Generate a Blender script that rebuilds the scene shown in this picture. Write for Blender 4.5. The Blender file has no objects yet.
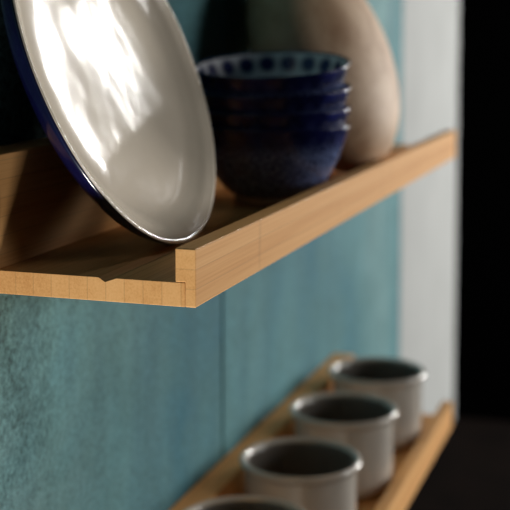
import bpy, bmesh, math, random
from mathutils import Vector, Matrix
random.seed(4)
scn = bpy.context.scene
COL = scn.collection
PI = math.pi

# ------------------------------------------------------------------ helpers
def link_mesh(name, bm, mats, parent=None, smooth=False, loc=None, rot=None):
    me = bpy.data.meshes.new(name)
    bmesh.ops.recalc_face_normals(bm, faces=bm.faces)
    bm.to_mesh(me); bm.free()
    for m in (mats if isinstance(mats, (list, tuple)) else [mats]):
        me.materials.append(m)
    if smooth:
        for p in me.polygons: p.use_smooth = True
    o = bpy.data.objects.new(name, me)
    COL.objects.link(o)
    if loc is not None: o.location = loc
    if rot is not None: o.rotation_euler = rot
    if parent is not None: o.parent = parent
    return o

def tag(o, label, cat, group=None):
    o['label'] = label; o['category'] = cat
    if group: o['group'] = group
    return o

def struct(o):
    o['kind'] = 'structure'; return o

def empty(name, loc=(0, 0, 0), rot=(0, 0, 0)):
    o = bpy.data.objects.new(name, None); COL.objects.link(o)
    o.location = loc; o.rotation_euler = rot; o.empty_display_size = .02
    return o

def add_box(bm, lo, hi, bev=0, seg=2):
    r = bmesh.ops.create_cube(bm, size=1)
    vs = r['verts']
    for v in vs:
        v.co = Vector([(lo[i] + hi[i]) / 2 + v.co[i] * (hi[i] - lo[i]) for i in range(3)])
    if bev:
        es = list({e for v in vs for e in v.link_edges})
        bmesh.ops.bevel(bm, geom=es, offset=bev, segments=seg, affect='EDGES', profile=.5)
    return bm

def box(name, lo, hi, mat, parent=None, bev=0, seg=2):
    return link_mesh(name, add_box(bmesh.new(), lo, hi, bev, seg), mat, parent)

def add_prism(bm, prof, x0, x1, bev=0):
    """profile in (y, z) swept along X"""
    a = [bm.verts.new((x0, y, z)) for y, z in prof]
    b = [bm.verts.new((x1, y, z)) for y, z in prof]
    n = len(prof)
    bm.faces.new(a); bm.faces.new(b[::-1])
    for i in range(n):
        bm.faces.new((a[i], a[(i + 1) % n], b[(i + 1) % n], b[i]))
    bmesh.ops.recalc_face_normals(bm, faces=bm.faces)
    if bev:
        es = [e for e in bm.edges if e.is_convex and e.calc_face_angle(0) > .5]
        bmesh.ops.bevel(bm, geom=es, offset=bev, segments=2, affect='EDGES', profile=.5)
    return bm

def spline(pts, n=6):
    """Catmull-Rom through (r, z) points"""
    out = []
    P = [pts[0]] + list(pts) + [pts[-1]]
    for i in range(1, len(P) - 2):
        for k in range(n):
            t = k / n
            q = []
            for c in (0, 1):
                p0, p1, p2, p3 = P[i - 1][c], P[i][c], P[i + 1][c], P[i + 2][c]
                q.append(.5 * (2 * p1 + (p2 - p0) * t + (2 * p0 - 5 * p1 + 4 * p2 - p3) * t * t + (3 * p1 - p0 - 3 * p2 + p3) * t ** 3))
            out.append((max(q[0], 0), q[1]))
    out.append(pts[-1])
    return out

def add_lathe(bm, prof, seg=96, matidx=None, wob=None):
    rings = []
    for j, (r, z) in enumerate(prof):
        if r < 1e-6:
            rings.append([bm.verts.new((0, 0, z))])
        else:
            ring = []
            for i in range(seg):
                a = 2 * PI * i / seg
                k = 1 + (wob(a, z) if wob else 0)
                ring.append(bm.verts.new((r * k * math.cos(a), r * k * math.sin(a), z)))
            rings.append(ring)
    for j in range(len(rings) - 1):
        A, B = rings[j], rings[j + 1]
        for i in range(seg):
            i2 = (i + 1) % seg
            if len(A) == 1 and len(B) == 1: continue
            if len(A) == 1: f = bm.faces.new((A[0], B[i], B[i2]))
            elif len(B) == 1: f = bm.faces.new((A[i], B[0], A[i2]))
            else: f = bm.faces.new((A[i], B[i], B[i2], A[i2]))
            if matidx: f.material_index = matidx(j)
    return bm

# ------------------------------------------------------------------ materials
class NT:
    def __init__(s, name):
        s.m = bpy.data.materials.new(name); s.m.use_nodes = True
        s.t = s.m.node_tree; s.b = s.t.nodes['Principled BSDF']
        s.out = s.t.nodes['Material Output']
    def n(s, typ, **kw):
        o = s.t.nodes.new(typ)
        for k, v in kw.items(): setattr(o, k, v)
        return o
    def l(s, a, b): s.t.links.new(a, b)
    def coord(s): return s.n('ShaderNodeTexCoord').outputs['Object']
    def mapping(s, vec, scale=(1, 1, 1), loc=(0, 0, 0)):
        m = s.n('ShaderNodeMapping'); s.l(vec, m.inputs['Vector'])
        m.inputs['Scale'].default_value = scale; m.inputs['Location'].default_value = loc
        return m.outputs[0]
    def noise(s, vec, scale, detail=4, rough=.55, dist=0):
        m = s.n('ShaderNodeTexNoise'); s.l(vec, m.inputs['Vector'])
        m.inputs['Scale'].default_value = scale; m.inputs['Detail'].default_value = detail
        m.inputs['Roughness'].default_value = rough; m.inputs['Distortion'].default_value = dist
        return m.outputs['Fac']
    def ramp(s, fac, stops):
        r = s.n('ShaderNodeValToRGB'); s.l(fac, r.inputs[0])
        e = r.color_ramp.elements
        while len(e) < len(stops): e.new(.5)
        for x, (p, c) in zip(e, stops):
            x.position = p; x.color = (*c, 1) if len(c) == 3 else c
        return r.outputs[0]
    def math(s, op, a, b=None, c=None):
        m = s.n('ShaderNodeMath', operation=op)
        for i, v in enumerate((a, b, c)):
            if v is None: continue
            if isinstance(v, (int, float)): m.inputs[i].default_value = v
            else: s.l(v, m.inputs[i])
        return m.outputs[0]
    def mix(s, fac, a, b, blend='MIX'):
        m = s.n('ShaderNodeMix', data_type='RGBA', blend_type=blend)
        for sock, v in ((m.inputs[0], fac), (m.inputs[6], a), (m.inputs[7], b)):
            if isinstance(v, (int, float)): sock.default_value = v
            elif isinstance(v, tuple): sock.default_value = (*v, 1) if len(v) == 3 else v
            else: s.l(v, sock)
        return m.outputs[2]
    def bump(s, h, strength=.2, dist=.001):
        b = s.n('ShaderNodeBump'); s.l(h, b.inputs['Height'])
        b.inputs['Strength'].default_value = strength; b.inputs['Distance'].default_value = dist
        s.l(b.outputs[0], s.b.inputs['Normal'])
    def set(s, **kw):
        for k, v in kw.items():
            i = s.b.inputs[k.replace('_', ' ')]
            if isinstance(v, (int, float)): i.default_value = v
            elif isinstance(v, tuple): i.default_value = (*v, 1)
            else: s.l(v, i)
        return s.m

def srgb(r, g, b):
    f = lambda c: (c / 255 / 12.92) if c / 255 < .04045 else ((c / 255 + .055) / 1.055) ** 2.4
    return (f(r), f(g), f(b))

def mat_bamboo(name, axis, base=((.56, .245, .072), (.76, .405, .155), (.86, .505, .220)), pitch=.0098, var=.22):
    """laminated bamboo running along X; the strips are stacked along axis 1 (y) or 2 (z)"""
    s = NT(name); co = s.coord()
    sp = s.n('ShaderNodeSeparateXYZ'); s.l(co, sp.inputs[0])
    wob = s.noise(s.mapping(co, (1, 1, 1)), 3, 1)
    a = s.math('DIVIDE', sp.outputs[axis], pitch)
    a = s.math('ADD', a, s.math('MULTIPLY', wob, .12))
    cell = s.math('FLOOR', a); fr = s.math('FRACT', a)
    wn = s.n('ShaderNodeTexWhiteNoise', noise_dimensions='1D'); s.l(cell, wn.inputs['W'])
    fine = s.noise(s.mapping(co, (9, 900, 900)), 1, 3, .6)
    med = s.noise(s.mapping(co, (4, 160, 160)), 1, 3, .6)
    v = s.math('ADD', s.math('MULTIPLY_ADD', wn.outputs['Value'], var, .15 - var / 2), s.math('MULTIPLY', fine, .5))
    v = s.math('ADD', v, s.math('MULTIPLY', med, .30))
    colr = s.ramp(v, [(.25, base[0]), (.55, base[1]), (.85, base[2])])
    edge = s.math('LESS_THAN', s.math('ABSOLUTE', s.math('SUBTRACT', fr, .5)), .47)
    colr = s.mix(s.math('MULTIPLY', s.math('SUBTRACT', 1, edge), .22), colr, (.22, .11, .05))
    # node marks across the strips
    nd = s.noise(s.mapping(co, (60, 12, 12), (3, 0, 0)), 1, 1)
    colr = s.mix(s.ramp(nd, [(.68, (0, 0, 0)), (.75, (.22, .22, .22))]), colr, (.30, .15, .065))
    s.bump(fine, .12, .0004)
    return s.set(Base_Color=colr, Roughness=.65, Specular_IOR_Level=.05, Coat_Weight=.08, Coat_Roughness=.12)

M_board = mat_bamboo('bamboo_board', 1)
M_lip = mat_bamboo('bamboo_lip', 2, pitch=.0095, var=.10)

def mat_teal():
    s = NT('teal_patina'); co = s.coord()
    sp = s.n('ShaderNodeSeparateXYZ'); s.l(co, sp.inputs[0])
    big = s.noise(s.mapping(co, (3.2, 1, 2.2), (.4, 0, 1.7)), 1, 4, .6, .4)
    streak = s.noise(s.mapping(co, (22, 1, 2.4)), 1, 4, .6)
    mid = s.noise(co, 28, 5, .65)
    fine = s.noise(co, 330, 4, .7)
    grit = s.noise(co, 800, 2, .6)
    c = s.ramp(big, [(.32, (.052, .165, .215)), (.48, (.122, .270, .292)), (.62, (.185, .325, .332))])
    c = s.mix(s.ramp(streak, [(.44, (0, 0, 0)), (.66, (.45, .45, .45))]), c, (.062, .145, .185))
    c = s.mix(s.ramp(mid, [(.35, (.5, .5, .5)), (.62, (0, 0, 0))]), c, (.085, .185, .190))
    # darker and more speckled around the near end of the shelf
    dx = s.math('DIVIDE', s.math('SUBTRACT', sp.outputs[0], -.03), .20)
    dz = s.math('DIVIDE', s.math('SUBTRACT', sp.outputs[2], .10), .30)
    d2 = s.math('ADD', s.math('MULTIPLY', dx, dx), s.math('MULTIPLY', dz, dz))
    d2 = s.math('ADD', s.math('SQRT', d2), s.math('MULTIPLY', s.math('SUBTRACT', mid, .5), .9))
    dark_patch = s.ramp(d2, [(.45, (.75, .75, .75)), (1.35, (0, 0, 0))])
    sepn = s.n('ShaderNodeRGBToBW'); s.l(dark_patch, sepn.inputs[0])
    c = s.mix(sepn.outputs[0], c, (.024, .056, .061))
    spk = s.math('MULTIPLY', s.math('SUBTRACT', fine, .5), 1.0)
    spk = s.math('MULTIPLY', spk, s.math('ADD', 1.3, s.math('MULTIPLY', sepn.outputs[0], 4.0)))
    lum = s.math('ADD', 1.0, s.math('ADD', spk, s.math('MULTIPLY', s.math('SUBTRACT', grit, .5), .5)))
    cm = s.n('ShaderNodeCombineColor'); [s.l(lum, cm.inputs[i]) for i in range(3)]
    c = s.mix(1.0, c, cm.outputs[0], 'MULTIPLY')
    s.bump(fine, .10, .0006)
    return s.set(Base_Color=c, Roughness=.7, Specular_IOR_Level=.06)
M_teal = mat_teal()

def mat_plain(name, c, rough=.6, amp=.08, scale=20, spec=.4, bump=.0, **kw):
    s = NT(name); co = s.coord()
    f = s.noise(co, scale, 5, .6)
    lo = tuple(x * (1 - amp) for x in c); hi = tuple(min(x * (1 + amp), 1) for x in c)
    colr = s.ramp(f, [(.35, lo), (.65, hi)])
    if bump: s.bump(f if bump < .3 else s.noise(co, 22, 2, .5), bump, .0022 if bump > .3 else .001)
    return s.set(Base_Color=colr, Roughness=rough, Specular_IOR_Level=spec, **kw)

M_white = mat_plain('white_plaster', srgb(170, 172, 170), .85, .05, 9, .2, .05)
M_black = mat_plain('black_and_room_dark', (.002, .002, .0022), .9, .2, 12, .03)
M_counter = mat_plain('dark_stained_wood', (.005, .0028, .002), .9, .35, 14, .02)
M_cream = mat_plain('cream_glaze', srgb(236, 224, 205), .12, .03, 24, .5, .301, Coat_Weight=.3, Coat_Roughness=.06)
M_navy = mat_plain('navy_glaze', (.003, .0035, .026), .18, .25, 60, .5, .0, Coat_Weight=.4, Coat_Roughness=.08)
M_clay = mat_plain('bare_clay', srgb(176, 160, 142), .8, .12, 90, .3)
M_grey = mat_plain('grey_stoneware_glaze', srgb(196, 189, 178), .26, .06, 45, .5, .03, Coat_Weight=.6, Coat_Roughness=.08)

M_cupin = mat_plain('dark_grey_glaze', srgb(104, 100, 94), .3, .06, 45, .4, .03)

def mat_vase():
    s = NT('tan_stoneware'); co = s.coord()
    f = s.noise(co, 22, 5, .6, .5); g = s.noise(co, 240, 3, .6)
    c = s.ramp(f, [(.32, srgb(166, 130, 98)), (.5, srgb(200, 168, 136)), (.68, srgb(210, 182, 150))])
    c = s.mix(s.ramp(g, [(.55, (0, 0, 0)), (.75, (.35, .35, .35))]), c, srgb(150, 118, 95))
    s.bump(f, .15, .002)
    return s.set(Base_Color=c, Roughness=.6, Specular_IOR_Level=.2)
M_vase = mat_vase()

def mat_bowl_out():
    s = NT('speckled_cobalt_glaze'); co = s.coord()
    sp = s.n('ShaderNodeSeparateXYZ'); s.l(co, sp.inputs[0])
    f = s.noise(co, 700, 3, .75); g = s.noise(co, 40, 4, .6)
    pale = s.ramp(f, [(.44, (.005, .009, .060)), (.58, (.22, .29, .55))])
    deep = s.ramp(g, [(.35, (.003, .005, .040)), (.65, (.006, .010, .085))])
    band = s.math('SUBTRACT', 1, s.math('SMOOTH_MIN', 1, s.math('MAXIMUM', 0, s.math('DIVIDE', s.math('SUBTRACT', sp.outputs[2], .037), .010)), .05))
    # a ring of small pale flecks under the rim
    at = s.math('ARCTAN2', sp.outputs[1], sp.outputs[0])
    fa = s.math('SUBTRACT', s.math('FRACT', s.math('MULTIPLY', at, 26 / (2 * PI))), .5)
    dz = s.math('DIVIDE', s.math('SUBTRACT', sp.outputs[2], .0475), .0048)
    da = s.math('MULTIPLY', fa, 2.6)
    fl = s.math('LESS_THAN', s.math('ADD', s.math('MULTIPLY', da, da), s.math('MULTIPLY', dz, dz)), .55)
    c = s.mix(band, deep, pale)
    c = s.mix(s.math('MULTIPLY', fl, .12), c, (.09, .11, .28))
    return s.set(Base_Color=c, Roughness=.25, Specular_IOR_Level=.4, Coat_Weight=.4, Coat_Roughness=.05)

def mat_bowl_in():
    s = NT('white_glaze_with_blue_dots'); co = s.coord()
    sp = s.n('ShaderNodeSeparateXYZ'); s.l(co, sp.inputs[0])
    at = s.math('ARCTAN2', sp.outputs[1], sp.outputs[0])
    fa = s.math('SUBTRACT', s.math('FRACT', s.math('MULTIPLY', at, 20 / (2 * PI))), .5)
    da = s.math('MULTIPLY', fa, 2 * PI * .048 / 20)
    dz = s.math('SUBTRACT', sp.outputs[2], .0475)
    d = s.math('SQRT', s.math('ADD', s.math('MULTIPLY', da, da), s.math('MULTIPLY', dz, dz)))
    dot = s.ramp(d, [(.0046, (1, 1, 1)), (.0053, (0, 0, 0))])
    low = s.math('LESS_THAN', sp.outputs[2], .038)
    n = s.noise(co, 90, 3)
    c = s.mix(dot, s.ramp(n, [(.3, srgb(222, 226, 234)), (.7, srgb(244, 245, 248))]), (.012, .022, .13))
    c = s.mix(low, c, (.012, .020, .11))
    return s.set(Base_Color=c, Roughness=.2, Specular_IOR_Level=.5)
M_bout, M_bin = mat_bowl_out(), mat_bowl_in()

# ------------------------------------------------------------------ setting
WY = .0136                                    # face of the wall behind the shelves
SP = .28746                                   # spacing of the two shelves
CT = -.529                                    # worktop height
seams = [-1.02, -.312, .396, 1.102]
for i in range(3):
    bm = add_box(bmesh.new(), (seams[i] + .0012, WY, CT - .02), (seams[i + 1] - .0012, WY + .02, .95), .0022, 2)
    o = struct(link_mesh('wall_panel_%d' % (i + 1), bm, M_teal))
bm = add_box(bmesh.new(), (-1.02, WY + .0203, CT - .4), (1.1015, WY + .12, .95))
struct(link_mesh('wall_back', bm, M_white))
bm = add_box(bmesh.new(), (1.102, WY, CT - .4), (1.56, WY + .12, .95))
struct(link_mesh('wall_side', bm, M_white))
struct(box('floor', (-2.2, -3.2, -1.52), (3.2, WY + .12, -1.45), mat_plain('dark_floor', (.010, .007, .005), .9, .2, 5, .02)))

# dark worktop unit under the shelves
unit = empty('base_cabinet', (.6, -.31, -1.45))
tag(unit, 'dark stained base cabinet with a flat worktop below the lower shelf', 'cabinet')
def rel(lo, hi, e):
    L = e.location
    return tuple(lo[i] - L[i] for i in range(3)), tuple(hi[i] - L[i] for i in range(3))
box('worktop', *rel((.25, -.62, CT - .03), (1.56, WY - .001, CT), unit), M_counter, unit, .003)
box('body', *rel((.26, -.58, -1.449), (1.56, WY - .001, CT - .03), unit), M_counter, unit)
for k in range(2):
    x = .265 + k * .64
    dr = box('door', *rel((x, -.598, -1.38), (x + .63, -.58, CT - .045), unit), M_counter, unit, .002)
    box('handle', (x + .56 - unit.location.x, -.616 - unit.location.y, -.80 - unit.location.z), (x + .572 - unit.location.x, -.598 - unit.location.y, -.68 - unit.location.z), M_black, dr, .003)

struct(box('wall_far', (3.3, -.62, -1.45), (3.4, 1.6, 1.4), M_black))  # near-black colour paints in the darkness of the unlit room beyond

# ------------------------------------------------------------------ shelves
D, LH, LT, BT, RH, RB, LEN = .1161, .0282, .0104, .01175, .0697, .0089, .75
def make_shelf():
    e = empty('picture_ledge_shelf', (0, 0, 0))
    yi = -D + LT                                       # inner face of the lip
    yl = -D + .0055                                    # where the lip's rabbet meets the board
    board = [(-RB, 0), (-RB, BT), (-.0655, BT), (-.0690, BT - .0021), (-.0750, BT), (yi - .0002, BT), (yl, BT), (yl, 0)]
    link_mesh('board', add_prism(bmesh.new(), board, 0, LEN, .00025), M_board, e)
    lip = [(yl - .00002, 0), (-D, 0), (-D, LH), (yi, LH), (yi, BT + .00005), (yl - .00005, BT + .00005)]
    link_mesh('front_lip', add_prism(bmesh.new(), lip, 0, LEN, .0005), M_lip, e)
    rail = [(WY - .0004, 0), (-RB + .0001, 0), (-RB + .0001, RH), (WY - .0004, RH)]
    link_mesh('back_rail', add_prism(bmesh.new(), rail, 0, LEN, .0008), M_lip, e)
    return e
upper = make_shelf()
tag(upper, 'upper bamboo picture ledge holding the white plate and the blue bowls', 'shelf', 'bamboo wall shelves')
lower = upper.copy(); COL.objects.link(lower)
for ch in list(upper.children):
    c = ch.copy(); COL.objects.link(c); c.parent = lower
lower.location = (0, 0, -SP)
tag(lower, 'lower bamboo picture ledge holding the row of grey cups', 'shelf', 'bamboo wall shelves')

# ------------------------------------------------------------------ plate
TH = math.radians(21.46); PR = .1074
def plate():
    inner = spline([(0, -.0136), (.035, -.0135), (.058, -.0131), (.0735, -.0122), (.0850, -.0103), (.0930, -.0066), (.0990, -.0029), (.1035, -.0008)], 6)
    rim = [(.1048, 0), (.1060, .0002), (.1070, -.0004), (PR, -.0016), (.1070, -.0028)]
    outer = spline([(.1062, -.0042), (.1030, -.0088), (.0960, -.0138), (.0850, -.0162), (.0700, -.0170)], 5)
    back = [(.066, -.0170), (.0, -.0168)]
    prof = inner + rim + outer + back
    ni = len(inner) + 3
    bm = add_lathe(bmesh.new(), prof, 160, lambda j: 0 if j < ni - 1 else 1, lambda a, z: .0012 * math.sin(3 * a + .6))
    e = link_mesh('plate', bm, [M_cream, M_navy], None, True)
    ring = [(.0655, -.0169), (.0705, -.0169), (.0695, -.0193), (.0675, -.0193), (.0655, -.0169)]
    fr = link_mesh('foot_ring', add_lathe(bmesh.new(), ring, 96), M_clay, e, True)
    fr['label'] = 'unglazed foot ring'
    e.location = (.1022, -.0336, .1132)
    e.rotation_euler = (PI / 2 - TH, 0, 0)
    return e
tag(plate(), 'cream glazed plate with navy blue back leaning against the wall', 'plate')

# ------------------------------------------------------------------ bowls
BH = .056
def bowl_first():
    outer = spline([(.0225, .0045), (.0288, .0080), (.0368, .0172), (.0432, .0300), (.0477, .0430), (.0517, .0553)], 6)
    rim = [(.0523, .0560), (.0520, .0567), (.0510, .0565)]
    inner = spline([(.0500, .0553), (.0459, .0435), (.0414, .0312), (.0349, .0192), (.0262, .0104), (.0, .0078)], 6)
    no = len(outer) + 4
    bm = add_lathe(bmesh.new(), [(0, .0042)] + outer + rim + inner, 112, lambda j: 0 if j < no else 1,
                   lambda a, z: .006 * z / BH * math.sin(2 * a + .4))
    e = link_mesh('bowl', bm, [M_bout, M_bin], None, True)
    ring = [(.0225, .006), (.0250, .0050), (.0245, 0), (.0222, 0), (.0215, .0042), (.0225, .006)]
    f = link_mesh('foot_ring', add_lathe(bmesh.new(), ring, 72), M_clay, e, True)
    f['label'] = 'pale unglazed foot ring'
    return e
b0 = bowl_first()
bowl_spots = [  # height of foot, tilt in degrees, tilt azimuth
    (BT, 0.0, 200, 'lowest blue speckled bowl of the stack, standing on the upper shelf'),
    (BT + .0122, 2.2, 184, 'second blue bowl up in the stack of four behind the plate'),
    (BT + .0262, 4.9, 184, 'third blue bowl up in the stack, just under the topmost one'),
    (BT + .0426, 8.4, 184, 'topmost blue bowl of the stack showing white inside with blue dots')]
for i, (z, tilt, az, lab) in enumerate(bowl_spots):
    if i == 0: b = b0
    else:
        b = b0.copy(); COL.objects.link(b)
        for ch in b0.children:
            c = ch.copy(); COL.objects.link(c); c.parent = b
    a = math.radians(az)
    ax = Vector((-math.sin(a), math.cos(a), 0))          # rim tips towards the azimuth
    R = Matrix.Rotation(math.radians(tilt), 4, ax) @ Matrix.Rotation(i * .7, 4, 'Z')
    b.rotation_euler = R.to_euler()
    b.scale = (1.05, 1.05, .95)
    piv = Vector((0, 0, .036 * .95))
    b.location = Vector((.283, -.0642, z + .0004)) + piv - R.to_3x3() @ piv
    tag(b, lab, 'bowl', 'stacked blue bowls')

# ------------------------------------------------------------------ flattened round vase
def vase():
    R_, E_, th = .0978, .0510, math.radians(22.5)
    bm = bmesh.new()
    # ellipsoid whose axis (local z) runs up the leaning direction; flattened in local y
    prof = []
    for k in range(0, 41):
        t = -PI / 2 + PI * k / 40
        c, s_ = math.cos(t), math.sin(t)
        prof.append((R_ * c, R_ * s_))
    prof[0] = (0, -R_)
    top = [p for p in prof if p[1] < .0935]
    add_lathe(bm, top + [(.0215, .0965)], 112)
    for v in bm.verts:
        y = v.co.y * E_ / R_
        k = min(1, max(0, (v.co.z - .082) / .0145))
        v.co.y = y * (1 - k) + v.co.y * k
    o = link_mesh('vase', bm, M_vase, None, True)
    nk = [(.0212, .0955), (.0205, .0985), (.0214, .1010), (.0210, .1020), (.0195, .1016), (.0180, .0985), (.0178, .085), (.030, .070)]
    link_mesh('neck', add_lathe(bmesh.new(), nk, 72), M_vase, o, True)
    o.location = (.457, -.0544, .1060)
    o.rotation_euler = (-th, 0, 0)
    return o
tag(vase(), 'tan stoneware vase with round flattened body leaning behind the blue bowls', 'vase')

# ------------------------------------------------------------------ cups
def cup_first():
    outer = spline([(.034, .0), (.0385, .0012), (.0425, .0055), (.0438, .014), (.0440, .040), (.0442, .0620), (.0450, .0645)], 5)
    rim = [(.0472, .0660), (.0482, .0685), (.0477, .0708), (.0460, .0718), (.0440, .0710), (.0425, .0690)]
    inner = spline([(.0417, .0660), (.0412, .050), (.0408, .018), (.0385, .0085), (.030, .0052), (.0, .0045)], 5)
    k = 2 + len(outer) + len(rim) - 1
    bm = add_lathe(bmesh.new(), [(0, .0012), (.030, .0012)] + outer + rim + inner, 112, lambda j: 0 if j < k else 1)
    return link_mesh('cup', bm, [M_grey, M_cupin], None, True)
c0 = cup_first()
cups = [(.243, 'grey stoneware cup cut off by the bottom edge, first of the row'),
        (.380, 'grey stoneware cup second in the row on the lower shelf'),
        (.517, 'grey stoneware cup third in the row, between two other grey cups'),
        (.650, 'grey stoneware cup farthest along the lower shelf, by the white wall')]
for i, (x, lab) in enumerate(cups):
    c = c0 if i == 0 else c0.copy()
    if i: COL.objects.link(c)
    c.location = (x, -.0572, -SP + BT + .0004)
    c.rotation_euler = (0, 0, i * 1.3)
    tag(c, lab, 'cup', 'grey cups on the lower shelf')

# ------------------------------------------------------------------ light
def area(name, loc, target, sx, sy, power, colr=(1, 1, 1), spread=PI):
    l = bpy.data.lights.new(name, 'AREA'); l.shape = 'RECTANGLE'
    l.size, l.size_y, l.energy, l.color = sx, sy, power, colr
    l.spread = spread
    o = bpy.data.objects.new(name, l); COL.objects.link(o)
    o.location = loc
    o.rotation_euler = (Vector(target) - Vector(loc)).to_track_quat('-Z', 'Y').to_euler()
    return o
area('far_window', (2.6, -.825, .62), (.1, -.04, .1), .085, .68, 9.0, (1, .98, .95))
area('front_window', (2.95, -1.58, .06), (.25, -.05, -.05), .75, .7, 58, (1, .98, .95))
area('room_fill', (1.25, -2.0, .32), (.25, -.05, -.05), 0.9, 0.8, 16, (1, .98, .95))  # added broad fill, no known source; lifts plate, cups and vase
area('low_fill', (-.48, -.16, -1.0), (0, -.1, 0), .16, .3, 20, (1, .96, .90))  # added fill from below, no seen source; brightens the shelf's end face
w = bpy.data.worlds.new('world'); scn.world = w; w.use_nodes = True
w.node_tree.nodes['Background'].inputs[0].default_value = (.8, .9, 1, 1)
w.node_tree.nodes['Background'].inputs[1].default_value = .004

# ------------------------------------------------------------------ camera
cd = bpy.data.cameras.new('camera'); cam = bpy.data.objects.new('camera', cd); COL.objects.link(cam)
yaw, pitch, f = .3209448, .0818786, 1254.918
cam.location = (-.547127, -.327570, .131186)
fwd = Vector((math.cos(yaw) * math.cos(pitch), math.sin(yaw) * math.cos(pitch), -math.sin(pitch)))
cam.rotation_euler = fwd.to_track_quat('-Z', 'Y').to_euler()
cd.sensor_width = 36; cd.lens = f * 36 / 510
cd.shift_y = -(255 - 133.206) / 510
cd.clip_start = .01
cd.dof.use_dof = True; cd.dof.focus_distance = .61
cd.dof.aperture_fstop = cd.lens / 10.0
scn.camera = cam

vs = scn.view_settings
vs.view_transform = 'Standard'; vs.look = 'None'; vs.gamma = 1; vs.use_curve_mapping = False
vs.exposure = 0
